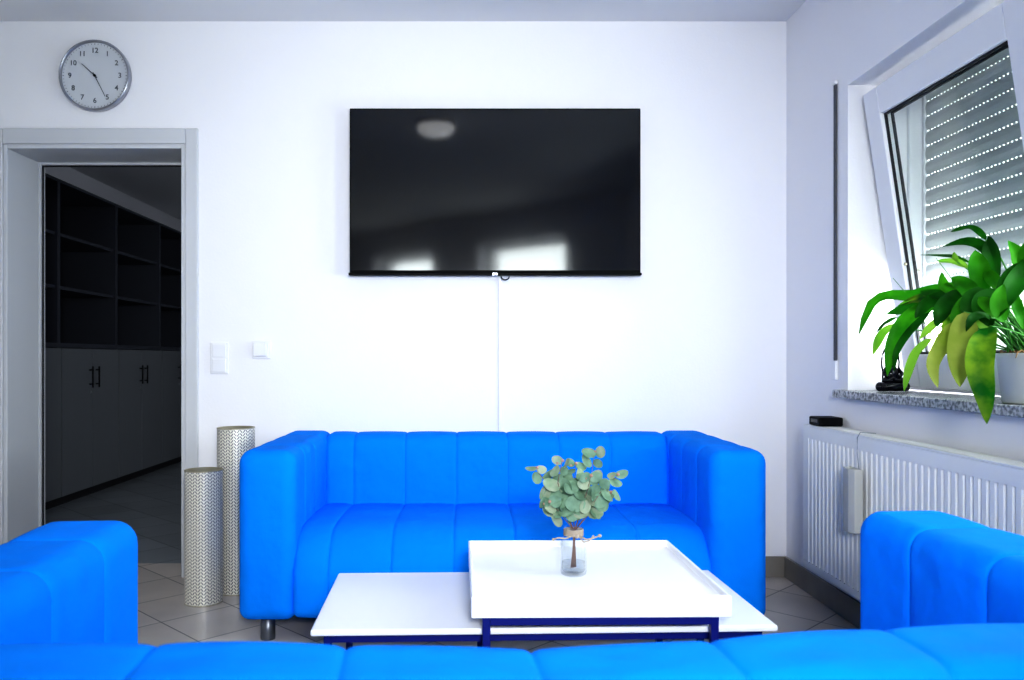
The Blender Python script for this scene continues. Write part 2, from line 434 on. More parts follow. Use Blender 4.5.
# ------------------------------------------------------------------ sofas
def make_sofa(label, loc, rotz, depth, seam_off, bt=.2, W=1.825, sag=0):
    A, Ht, Z0 = .195, .665, .078
    t = thing('sofa', label, 'sofa', loc, rotz, None)
    hw = W/2
    seams = [seam_off+k*.2165 for k in range(-4, 5)]
    # seat: front at y=0, back at depth
    ss = [s for s in seams if abs(s) < hw-A-.05]
    bm = bm_new()
    loft(bm, (.006, depth-bt+.03, Z0+.01, .372), (.03, .02, .03, .16), stations(-hw+A-.008, hw-A+.008, ss, .02, .0035, .006),
         lambda x, a, b: (x, a, b+.012*math.sin(PI*min(1, max(0, (a/(depth-bt)))))*(b > .3)))
    obj('seat', bm, M['fabric'], t)
    bm = bm_new()
    loft(bm, (depth-bt, depth, Z0+.02, Ht-.004), (.03, .03, .05, .07), stations(-hw+A-.012, hw-A+.012, ss, .03, .0025, .005),
         lambda x, a, b: (x, a-.0+.03*(b-Ht)*(a < depth-bt*.5), b-sag*math.exp(-((x-.02)/.28)**2)*(b > .5)))
    obj('backrest', bm, M['fabric'], t)
    for s in (-1, 1):
        bm = bm_new()
        c = s*(hw-A/2)
        loft(bm, (c-A/2, c+A/2, Z0, Ht), (.035, .035, .045, .045), stations(0, depth, [.2, .41, .62], .045, .002, .005),
             lambda y, a, b: (a, y, b))
        obj('armrest', bm, M['fabric'], t)
    for sx_ in (-1, 1):
        for yy in (.07, depth-.07):
            bm = bm_new(); lathe(bm, [(.025, 0), (.025, .004), (.0255, .006), (.0255, Z0+.02)], sx_*(hw-.09), yy, 20)
            obj('leg', bm, M['steel'], t)
    return t
make_sofa('whole blue padded fabric sofa standing against the wall below the television', (.113, 2.81, 0), 0, .84, .046)
make_sofa('blue padded sofa in the foreground, seen from behind over its backrest', (.078, 1.70, 0), PI+math.radians(3.6), .88, .052, W=1.865, sag=.017)

# ------------------------------------------------------------------ tables
lt = thing('coffee_table', 'low white-topped coffee table with navy metal legs, partly under the tray table', 'table', (.185, 1.99, 0), math.radians(1.8))
hx, dp, zt = .57, .53, .33
bm = bm_new(); box(bm, -hx, hx, 0, dp, zt-.016, zt); obj('tabletop', bm, M['white_lacquer'], lt, bevel=.005, seg=3)
bm = bm_new(); i0, q = .028, .019
box(bm, -hx+i0+q, hx-i0-q, i0, i0+q, zt-.04, zt-.0165); box(bm, -hx+i0+q, hx-i0-q, dp-i0-q, dp-i0, zt-.04, zt-.0165)
box(bm, -hx+i0, -hx+i0+q, i0+q, dp-i0-q, zt-.04, zt-.0165); box(bm, hx-i0-q, hx-i0, i0+q, dp-i0-q, zt-.04, zt-.0165)
obj('rail_frame', bm, M['navy'], lt)
for sx_ in (-1, 1):
    for y in (i0, dp-i0-q):
        bm = bm_new(); x = sx_*(hx-i0-q/2); box(bm, x-q/2, x+q/2, y, y+q, 0, zt-.0165); obj('leg', bm, M['navy'], lt, bevel=.002)
tt = thing('tray_table', 'square white tray table with raised rim on navy metal frame, holding the vase', 'table', (.313, 1.945, 0), math.radians(.8))
hx, dp, zb, zr = .31, .60, .368, .420
bm = bm_new()
w = .008
lp = [[bm.verts.new(v) for v in ((-hx+i, i, z), (hx-i, i, z), (hx-i, dp-i, z), (-hx+i, dp-i, z))] for i, z in ((0, zb), (0, zr), (w, zr), (w, zb+.034))]
for a, b in zip(lp, lp[1:]):
    for i in range(4): bm.faces.new((a[i], a[(i+1) % 4], b[(i+1) % 4], b[i]))
bm.faces.new(lp[0]); bm.faces.new(lp[-1])
obj('tray', bm, M['white_tray'], tt, bevel=.003)
bm = bm_new(); fx, q = .283, .019; y0, y1 = .012, dp-.03
box(bm, -fx+q, fx-q, y0, y0+q, zb-.02, zb-.0005); box(bm, -fx+q, fx-q, y1-q, y1, zb-.02, zb-.0005)
box(bm, -fx, -fx+q, y0+q, y1-q, zb-.02, zb-.0005); box(bm, fx-q, fx, y0+q, y1-q, zb-.02, zb-.0005)
obj('rail_frame', bm, M['navy'], tt)
for sx_ in (-1, 1):
    for y in (y0, y1-q):
        bm = bm_new(); x = sx_*(fx-q/2); box(bm, x-q/2, x+q/2, y, y+q, 0, zb-.0005); obj('leg', bm, M['navy'], tt, bevel=.002)

# ------------------------------------------------------------------ vase with eucalyptus
vx, vy, vz = .279, 2.21, zb+.0345
va = thing('glass_vase', 'small clear glass bottle vase with twine bow on the tray table', 'vase', (vx, vy, vz))
bm = bm_new()
outer = [(.030, 0), (.0335, .003), (.0345, .010), (.0345, .088), (.032, .096), (.025, .104), (.024, .122), (.026, .126)]
inner = [(.0235, .126), (.0215, .120), (.0225, .104), (.029, .095), (.0318, .087), (.0318, .014), (.028, .009)]
lathe(bm, outer+inner, 0, 0, 36); obj('bottle', bm, M['jar_glass'], va)
bm = bm_new(); lathe(bm, [(.0275, .0095), (.0315, .0145), (.0315, .034)], 0, 0, 36); obj('water', bm, M['water'], va)
bm = bm_new()
for k in range(6):
    lathe(bm, [(.0245+.0008*(k % 2), .1045+k*.003), (.0275, .106+k*.003), (.0245, .1075+k*.003)], 0, 0, 24, cap=False)
def bow(pts): tube(bm, pts, .0022, 6)
bow([(-.01, -.027, .108), (-.025, -.034, .103), (-.045, -.036, .106), (-.058, -.034, .101)])
bow([(.012, -.027, .108), (.03, -.034, .101), (.045, -.036, .104), (.066, -.030, .110)])
bow([(.012, -.027, .107), (.022, -.035, .094), (.036, -.036, .097), (.05, -.034, .112)])
ball(bm, (-.058, -.034, .101), .004); ball(bm, (.066, -.03, .11), .005); ball(bm, (0.006, -.028, .108), .006)
obj('twine_bow', bm, M['twine'], va)

eu = thing('eucalyptus_sprigs', 'grey-green eucalyptus sprigs with round leaves standing in the glass vase', 'plant', (vx, vy, vz))
bms, bml, bmb = bm_new(), bm_new(), bm_new()
def disc(bm, c, nrm, r, ar=1.0, mi=0, axis=None):
    nrm = nrm.normalized(); a = (axis or nrm.cross(Vector((.3, .1, 1)))).normalized()
    a = (a-nrm*a.dot(nrm)).normalized(); b = nrm.cross(a)
    ctr = bm.verts.new(c-nrm*r*.12); ring = []; N = 12
    for i in range(N):
        t = 2*PI*i/N; ring.append(bm.verts.new(c+a*r*ar*math.cos(t)+b*r*math.sin(t)*(1-.1*math.cos(t))+nrm*r*.08*math.cos(2*t)))
    for i in range(N):
        f = bm.faces.new((ctr, ring[i], ring[(i+1) % N])); f.smooth = True; f.material_index = mi
S = 2.21/F*.95
def rel(px, py, dy=0): return Vector(((px-573)*S, dy, (575-py)*S))
sprigs = [  # way-points in the picture plane, depth offset of the tip
    ([(573, 532), (560, 505), (548, 485), (535, 466)], .03), ([(573, 532), (562, 500), (556, 478), (560, 456)], -.02),
    ([(575, 532), (572, 500), (575, 480), (577, 462)], .04), ([(576, 532), (584, 498), (592, 470), (595, 448)], 0),
    ([(577, 532), (590, 505), (602, 485), (617, 470)], -.03), ([(577, 532), (592, 510), (606, 497), (614, 492)], .03),
    ([(573, 532), (560, 512), (552, 502), (546, 498)], -.03), ([(575, 532), (580, 505), (586, 485), (588, 470)], -.05)]
for pts, dd in sprigs:
    P = [rel(x, y, dd*(k/(len(pts)-1))**1.2) for k, (x, y) in enumerate(pts)]
    P[0] = Vector((P[0].x*.6, dd*.1, .12))
    base = Vector((random.uniform(-.008, .008), random.uniform(-.008, .008), .018)); 
    tube(bms, [base, base.lerp(P[0], .5), P[0]]+P[1:], .0016, 6, r1=.0008)
    for seg in range(len(P)-1):
        for t in ((.3, .8) if seg < 2 else (.5, .95)):
            if seg == 0 and t < .6: continue
            c = P[seg].lerp(P[seg+1], t)
            for sd in (-1, 1):
                r = random.uniform(.016, .022)*(1.05 if seg < 2 else .8)
                off = Vector((sd*r*.95, random.uniform(-.7, .7)*r, random.uniform(-.2, .6)*r))
                nrm = Vector((random.uniform(-1, 1), -1+random.uniform(-.2, .8), random.uniform(-.4, 1.2)))
                disc(bml, c+off, nrm, r, random.uniform(1, 1.25), random.choice((0, 0, 1)), axis=off)
    tip = P[-1]
    for dx, dy, dz, r in ((.002, 0, .004, .0045), (-.012, .004, -.003, .0038)):
        bm = bm_new(); ball(bm, tip+Vector((dx, dy, dz)), r, seg=8); obj('bud', bm, M['berry'], eu)
for k in range(26):                               # dense rosette above the neck
    a = random.uniform(0, 2*PI); rr = random.uniform(.008, .045); zz = random.uniform(.165, .255)
    disc(bml, Vector((rr*math.cos(a)*1.0, rr*math.sin(a)*.8, zz)), Vector((math.cos(a)*.6, -1, random.uniform(0, .8))), random.uniform(.018, .026), random.uniform(.8, 1), random.choice((0, 0, 1)))
obj('stems', bms, M['stem_b'], eu); obj('leaves', bml, [M['euc_a'], M['euc_b']], eu); 

# ------------------------------------------------------------------ floor vases
def cyl_vase(x, y, r, h, label):
    t = thing('floor_vase', label, 'vase', (x, y, 0), group=None)
    bm = bm_new(); n = 72
    uvl = bm.loops.layers.uv.new('wrap')
    A = [bm.verts.new((r*math.cos(2*PI*i/n), r*math.sin(2*PI*i/n), .004)) for i in range(n)]
    B = [bm.verts.new((v.co.x, v.co.y, h-.004)) for v in A]
    for i in range(n):
        f = bm.faces.new((A[i], A[(i+1) % n], B[(i+1) % n], B[i])); f.smooth = True
        for l, (u, v) in zip(f.loops, ((i/n, 0), ((i+1)/n, 0), ((i+1)/n, h), (i/n, h))): l[uvl].uv = (u, v)
    me = bpy.data.meshes.new('body'); bm.to_mesh(me); bm.free(); me.materials.append(M['pierced'])
    o = bpy.data.objects.new('body', me); C.objects.link(o); o.parent = t
    bm = bm_new()
    lathe(bm, [(r, 0), (r+.0005, .004), (r-.002, .0045), (r-.003, .012), (r-.003, h-.004), (r+.001, h-.0035), (r+.001, h), (r-.005, h), (r-.005, .014), (.004, .013)], 0, 0, 56)
    obj('inner_sleeve', bm, M['gold_in'], t)
cyl_vase(-1.076, 3.315, .0745, .535, 'shorter silver pierced-pattern cylinder floor vase, nearest the doorway')
cyl_vase(-.990, 3.47, .0775, .692, 'taller silver pierced-pattern cylinder floor vase, close beside the sofa arm')

# ------------------------------------------------------------------ television
tv = thing('television', 'large flat black television mounted on the white wall above the sofa', 'television', (.111, YW-.068, 1.35))
tw, th = .6425, .738
bm = bm_new(); box(bm, -tw, tw, .0, .03, .012, th); obj('casing', bm, M['tv_black'], tv, bevel=.003)
bm = bm_new(); box(bm, -tw+.006, tw-.006, -.0022, -.0006, .022, th-.006); obj('screen', bm, M['screen'], tv)
bm = bm_new(); box(bm, -tw-.004, -.012, -.008, .03, 0, .0115); box(bm, .012, tw+.004, -.008, .03, 0, .0115); box(bm, -.012, .012, -.004, .03, .004, .0115); obj('bottom_bar', bm, M['tv_black'], tv, bevel=.002)
bm = bm_new(); box(bm, -.011, .011, -.0075, -.0045, .001, .010); obj('badge', bm, M['chrome'], tv)
bm = bm_new(); box(bm, -.3, .3, .0305, .0675, .15, .6); obj('wall_bracket', bm, M['black'], tv)
bm = bm_new()
tube(bm, [(.045+.018*math.cos(a), .018, -.002-.016*math.sin(a)) for a in [PI*k/10 for k in range(11)]], .003, 8)
obj('cable_loop', bm, M['tv_black'], tv)
bm = bm_new(); box(bm, -.007, .007, -.011, -.0005, 0, 1.29); cc = obj('cable_duct', bm, M['plastic_white'], loc=(.135, YW, .095), bevel=.003)
tag(cc, 'thin white cable duct running down wall from television to sofa', 'cable duct')

# ------------------------------------------------------------------ clock
ck = thing('wall_clock', 'round grey wall clock with metal rim hanging above the doorway', 'clock', (-1.678, YW, 2.248))
def disc_y(bm, prof, n=64, mi=0, cap=True):      # lathe round the y axis, prof = (radius, distance from wall)
    tmp = []
    for r, d in prof: tmp.append([bm.verts.new((r*math.cos(2*PI*i/n), -d, r*math.sin(2*PI*i/n))) for i in range(n)])
    for a, b in zip(tmp, tmp[1:]):
        for i in range(n): f = bm.faces.new((a[i], a[(i+1) % n], b[(i+1) % n], b[i])); f.smooth = True
    if cap: bm.faces.new(tmp[0]); bm.faces.new(tmp[-1])
R = .158
bm = bm_new(); disc_y(bm, [(R-.004, .0005), (R, .004), (R+.001, .028), (R-.002, .036), (R-.007, .037), (R-.010, .030), (R-.0105, .0222)], cap=False); obj('rim', bm, M['chrome'], ck)
bm = bm_new(); disc_y(bm, [(R-.006, .001), (R-.0055, .022)]); obj('dial', bm, M['clock_face'], ck)
def text_mesh(txt, size, mtl, parent, loc, name, rot=(PI/2, 0, 0)):
    cu = bpy.data.curves.new(name, 'FONT'); cu.body = txt; cu.size = size; cu.align_x = 'CENTER'; cu.align_y = 'CENTER'; cu.extrude = .0004; cu.offset = .0004
    tmp = bpy.data.objects.new('tmp_text', cu); C.objects.link(tmp)
    bpy.context.view_layer.update()
    me = bpy.data.meshes.new_from_object(tmp.evaluated_get(bpy.context.evaluated_depsgraph_get()))
    bpy.data.objects.remove(tmp); bpy.data.curves.remove(cu)
    me.materials.clear(); me.materials.append(mtl)
    o = bpy.data.objects.new(name, me); C.objects.link(o); o.parent = parent; o.location = loc; o.rotation_euler = rot
    return o
for k in range(1, 13):
    a = PI/2-2*PI*k/12
    text_mesh(str(k), .032, M['ink'], ck, (math.cos(a)*.112, -.0228, math.sin(a)*.112), 'numeral')
bm = bm_new()
for k in range(60):
    a = 2*PI*k/60; c = Vector((math.cos(a), 0, math.sin(a))); s = Vector((-math.sin(a), 0, math.cos(a)))*(.0008 if k % 5 else .0014)
    q = [c*.138-s, c*.138+s, c*.144+s, c*.144-s]
    bm.faces.new([bm.verts.new((v.x, -.0226, v.z)) for v in q])
obj('minute_marks', bm, M['ink'], ck)
def hand(name, adeg, ln, w, d):                    # clockwise angle from 12
    a = math.radians(90-adeg); c = Vector((math.cos(a), 0, math.sin(a))); s = Vector((-math.sin(a), 0, math.cos(a)))
    bm = bm_new(); Fv = []
    for yy in (-d, -d-.001):
        Fv.append([bm.verts.new((v.x, yy, v.z)) for v in (c*-.015-s*w, c*-.015+s*w, c*ln+s*w*.6, c*ln-s*w*.6)])
    bm.faces.new(Fv[0]); bm.faces.new(Fv[1])
    for i in range(4): bm.faces.new((Fv[0][i], Fv[0][(i+1) % 4], Fv[1][(i+1) % 4], Fv[1][i]))
    obj(name, bm, M['ink'], ck)
hand('hour_hand', 312, .078, .0024, .0245); hand('minute_hand', 153, .105, .0020, .0265)
bm = bm_new(); disc_y(bm, [(.006, .0225), (.006, .029)], 16); obj('centre_cap', bm, M['black'], ck)

# ------------------------------------------------------------------ switches
sw = thing('light_switch', 'white double light switch plate on wall beside the doorway', 'light switch', (-1.125, YW, .985))
bm = bm_new(); box(bm, -.041, .041, -.009, -.0005, -.072, .072); obj('plate', bm, M['plastic_white'], sw, bevel=.003)
for z in (.034, -.034):
    bm = bm_new(); box(bm, -.030, .030, -.014, -.0092, z-.030, z+.030); obj('rocker', bm, M['plastic_white'], sw, bevel=.002)
th_ = thing('thermostat', 'small square white wall control right of the light switch', 'wall control', (-.935, YW, 1.022))
bm = bm_new(); box(bm, -.041, .041, -.010, -.0005, -.041, .041); obj('plate', bm, M['plastic_white'], th_, bevel=.003)
bm = bm_new(); box(bm, -.036, .026, -.028, -.0102, -.03, .034); obj('cover', bm, M['plastic_white'], th_, bevel=.004)

# ------------------------------------------------------------------ radiator
ry0, ry1, rz0, rz1, rx0, rx1 = 1.55, 3.235, .162, .725, 1.315, XR-.028
ra = thing('radiator', 'long white ribbed panel radiator on the wall under the window', 'radiator', (0, 0, 0))
bm = bm_new()
ys = []; y = ry0+.012; pt = .0333
prof = []
while y+pt < ry1-.008:
    for f, x in ((0, rx0), (.40, rx0), (.52, rx0+.007), (.70, rx0+.007), (.82, rx0)): prof.append((y+pt*f, x))
    y += pt
prof.append((y, rx0)); prof.append((ry1-.004, rx0)); prof.insert(0, (ry0+.004, rx0))
za, zb_ = rz0+.03, rz1-.05
lo = [bm.verts.new((x, yy, za)) for yy, x in prof]; hi = [bm.verts.new((x, yy, zb_)) for yy, x in prof]
for i in range(len(prof)-1): bm.faces.new((lo[i], lo[i+1], hi[i+1], hi[i]))
box(bm, rx0-.001, rx0+.012, ry0+.004, ry1-.004, rz0+.004, za+.001); box(bm, rx0-.001, rx0+.012, ry0+.004, ry1-.004, zb_-.001, rz1-.006)
obj('front_panel', bm, M['rad'], ra)
bm = bm_new(); box(bm, rx1-.012, rx1, ry0+.004, ry1-.004, rz0+.004, rz1-.006); obj('rear_panel', bm, M['rad'], ra)
for yy in (ry0, ry1-.003):
    bm = bm_new(); box(bm, rx0+.0, rx1, yy, yy+.003, rz0, rz1-.001); obj('side_panel', bm, M['rad'], ra, bevel=.001)
bm = bm_new()
box(bm, rx0-.001, rx0+.016, ry0+.004, ry1-.004, rz1-.005, rz1); box(bm, rx1-.014, rx1, ry0+.004, ry1-.004, rz1-.005, rz1)
y = ry0+.01
while y < ry1-.01: box(bm, rx0+.016, rx1-.014, y, y+.005, rz1-.004, rz1-.001); y += .012
obj('top_grille', bm, M['rad'], ra)
bm = bm_new()
bm.free()
for yy in (ry0+.2, ry1-.2):
    bm = bm_new(); box(bm, rx1, XR-.0005, yy, yy+.03, rz0+.05, rz1-.08); obj('wall_mount', bm, M['rad'], ra)
bm = bm_new(); tube(bm, [(rx0+.05, ry0+.06, 0), (rx0+.05, ry0+.06, rz0+.02)], .008); tube(bm, [(rx0+.05, ry0+.11, 0), (rx0+.05, ry0+.11, rz0+.02)], .008); obj('pipe', bm, M['rad'], ra)

hu = thing('radiator_humidifier', 'narrow pale ceramic water humidifier hung by wire on radiator front', 'humidifier', (rx0-.0385, 2.745, .405))
bm = bm_new()
def prism_h(rx, ry, wall, z0, z1):
    o1 = [(-rx*.45, -ry), (rx, -ry), (rx, ry), (-rx*.45, ry), (-rx, ry*.45), (-rx, -ry*.45)]
    return o1
op = prism_h(.019, .042, .004, 0, .2); ip = [(x*.75, y*.85) for x, y in op]
Lr = [bm.verts.new((x, y, 0)) for x, y in op]; Ur = [bm.verts.new((x, y, .212)) for x, y in op]; Ui = [bm.verts.new((x, y, .212)) for x, y in ip]; Li = [bm.verts.new((x, y, .12)) for x, y in ip]
for a, b in ((Lr, Ur), (Ur, Ui), (Ui, Li)):
    for i in range(6): bm.faces.new((a[i], a[(i+1) % 6], b[(i+1) % 6], b[i]))
bm.faces.new(Lr); bm.faces.new(Li)
obj('container', bm, M['ceramic'], hu, bevel=.0025)
bm = bm_new(); top = rz1-.40
tube(bm, [(.012, -.03, .205), (.014, -.012, .26), (.020, .0, top-.012), (.032, .004, top+.006), (.05, .01, top+.004), (.075, -.015, top+.004)], .0015, 6)
obj('hanging_wire', bm, M['chrome'], hu)
sb = thing('small_black_box', 'small flat black box lying on the far end of the radiator', 'box', (rx0+.047, 3.15, rz1+.0005))
bm = bm_new(); box(bm, -.04, .05, -.05, .05, 0, .034); obj('housing', bm, M['black'], sb, bevel=.006, seg=3)
bm = bm_new(); box(bm, -.0405, -.0395, -.03, .03, .012, .026); obj('display', bm, M['gloss_black'], sb)

# ------------------------------------------------------------------ figurine on the sill
fg = thing('figurine', 'small glossy black seated figurine on a rounded base on the window sill', 'figurine', (1.515, 2.945, WZ0))
bm = bm_new()
for k in range(5): pass
tube(bm, [(-.042, -.008, .014), (-.02, -.014, .014), (.02, -.014, .014), (.042, -.008, .014)], .0135, 12); ball(bm, (-.044, -.006, .014), .014); ball(bm, (.044, -.006, .014), .014)
ball(bm, (0, 0, .016), .016, sc=(2.6, 1.6, .95)); obj('base', bm, M['gloss_black'], fg)
bm = bm_new()
ball(bm, (0, .002, .048), .024, sc=(.95, .8, 1.35), seg=16); ball(bm, (-.018, -.01, .034), .013, sc=(1.6, 1, .75)); ball(bm, (.018, -.01, .034), .013, sc=(1.6, 1, .75))
tube(bm, [(-.02, 0, .068), (-.032, -.006, .052), (-.014, -.02, .042)], .0065, 8); tube(bm, [(.02, 0, .068), (.032, -.006, .052), (.014, -.02, .042)], .0065, 8)
tube(bm, [(0, 0, .07), (0, 0, .09)], .008, 10); ball(bm, (0, -.001, .098), .0145, sc=(.9, .95, 1.15), seg=16); ball(bm, (0, 0, .116), .006)
ball(bm, (0, -.0145, .097), .003)
ball(bm, (-.0135, 0, .096), .0035, sc=(.6, 1, 1.8)); ball(bm, (.0135, 0, .096), .0035, sc=(.6, 1, 1.8))
obj('seated_figure', bm, M['gloss_black'], fg)
bm = bm_new()
tube(bm, [(.006+.03*math.cos(a), .022, .085+.05*math.sin(a)) for a in [-.5+ (PI+1)*k/16 for k in range(17)]], .003, 8)
tube(bm, [(.032, .022, .062), (.034, .02, .02)], .003, 8); tube(bm, [(-.02, .022, .062), (-.022, .02, .02)], .003, 8)
obj('arch', bm, M['gloss_black'], fg); fg.scale = (1.05, 1.05, 1.22)

# ------------------------------------------------------------------ peace lily
px_, py_ = 1.492, 2.15
pl = thing('peace_lily', 'potted peace lily with drooping green and yellowing leaves on the sill', 'plant', (px_, py_, WZ0))
org = Vector((px_, py_, WZ0))
bm = bm_new(); lathe(bm, [(.078, 0), (.083, .004), (.094, .11), (.098, .125), (.098, .133), (.091, .133), (.088, .10)], 0, 0, 40)
obj('pot', bm, M['pot'], pl)
bm = bm_new(); lathe(bm, [(.088, .10), (.090, .1105), (.088, .116), (.05, .124), (.01, .128)], 0, 0, 28); obj('soil', bm, M['soil'], pl)
bm = bm_new()
for k in range(16):
    a = random.uniform(PI*.6, PI*1.6); r0 = random.uniform(.05, .085); p = Vector((r0*math.cos(a), r0*math.sin(a), .125))
    pts = [p]
    for j in range(4): a += random.uniform(.1, .35)*(1 if k % 2 else -1); rr = r0+random.uniform(-.01, .012); pts.append(Vector((min(rr, .09)*math.cos(a), min(rr, .09)*math.sin(a), .127+random.uniform(0, .014))))
    tube(bm, pts, .0022, 5)
tube(bm, [(-.07, -.05, .128), (-.085, -.06, .14), (-.10, -.066, .135), (-.108, -.07, .12)], .0015, 5)
tube(bm, [(-.05, -.07, .128), (-.06, -.085, .142), (-.07, -.10, .13), (-.06, -.108, .105)], .0015, 5)
obj('roots', bm, M['root'], pl)
LM = [M['leaf_dark'], M['leaf_mid'], M['leaf_lime'], M['leaf_olive'], M['leaf_mix']]
bml, bms = bm_new(), bm_new()
def smooth_path(P, n=14):
    out = []
    for i in range(len(P)-1):
        a = P[max(i-1, 0)]; b = P[i]; c = P[i+1]; d = P[min(i+2, len(P)-1)]
        k = max(2, n//(len(P)-1))
        for j in range(k):
            t = j/k
            out.append(.5*((2*b)+(c-a)*t+(2*a-5*b+4*c-d)*t*t+(3*b-a-3*c+d)*t**3))
    out.append(P[-1]); return out
def leaf(pts, w, mi, roll=0, wave=.06):
    """pts: world mid-rib from base to tip; w = full width in m"""
    P = [p-org for p in smooth_path(pts)]; n = len(P); rows = []
    L = sum((b-a).length for a, b in zip(P, P[1:])); s = 0
    for k, p in enumerate(P):
        if k: s += (P[k]-P[k-1]).length
        t = s/L
        tg = (P[min(k+1, n-1)]-P[max(k-1, 0)]).normalized()
        view = (Vector((0, 0, H))-(p+org)).normalized()
        nrm = (view+Vector((0, 0, .35))).normalized()
        side = tg.cross(nrm).normalized()
        side = Matrix.Rotation(roll, 3, tg) @ side; nn = side.cross(tg).normalized()
        hw = w*.54*max(.012, t**.55*(1-t)**.8/.40)
        wv = math.sin(t*9+w*300)*w*wave
        rows.append([bml.verts.new(p+side*hw*u+nn*(abs(u)**1.4*hw*.32+wv*u)) for u in (-1, -.55, 0, .55, 1)])
    for a, b in zip(rows, rows[1:]):
        for i in range(4): f = bml.faces.new((a[i], a[i+1], b[i+1], b[i])); f.smooth = True; f.material_index = mi
def stem(p_from, p_to, sag=.03, r=.0028):
    a, b = Vector(p_from)-org, Vector(p_to)-org
    m1 = a.lerp(b, .4)+Vector((0, 0, sag)); m2 = a.lerp(b, .75)+Vector((0, 0, sag*.8))
    tube(bms, smooth_path([a, m1, m2, b], 12), r, 6, r1=r*.6)
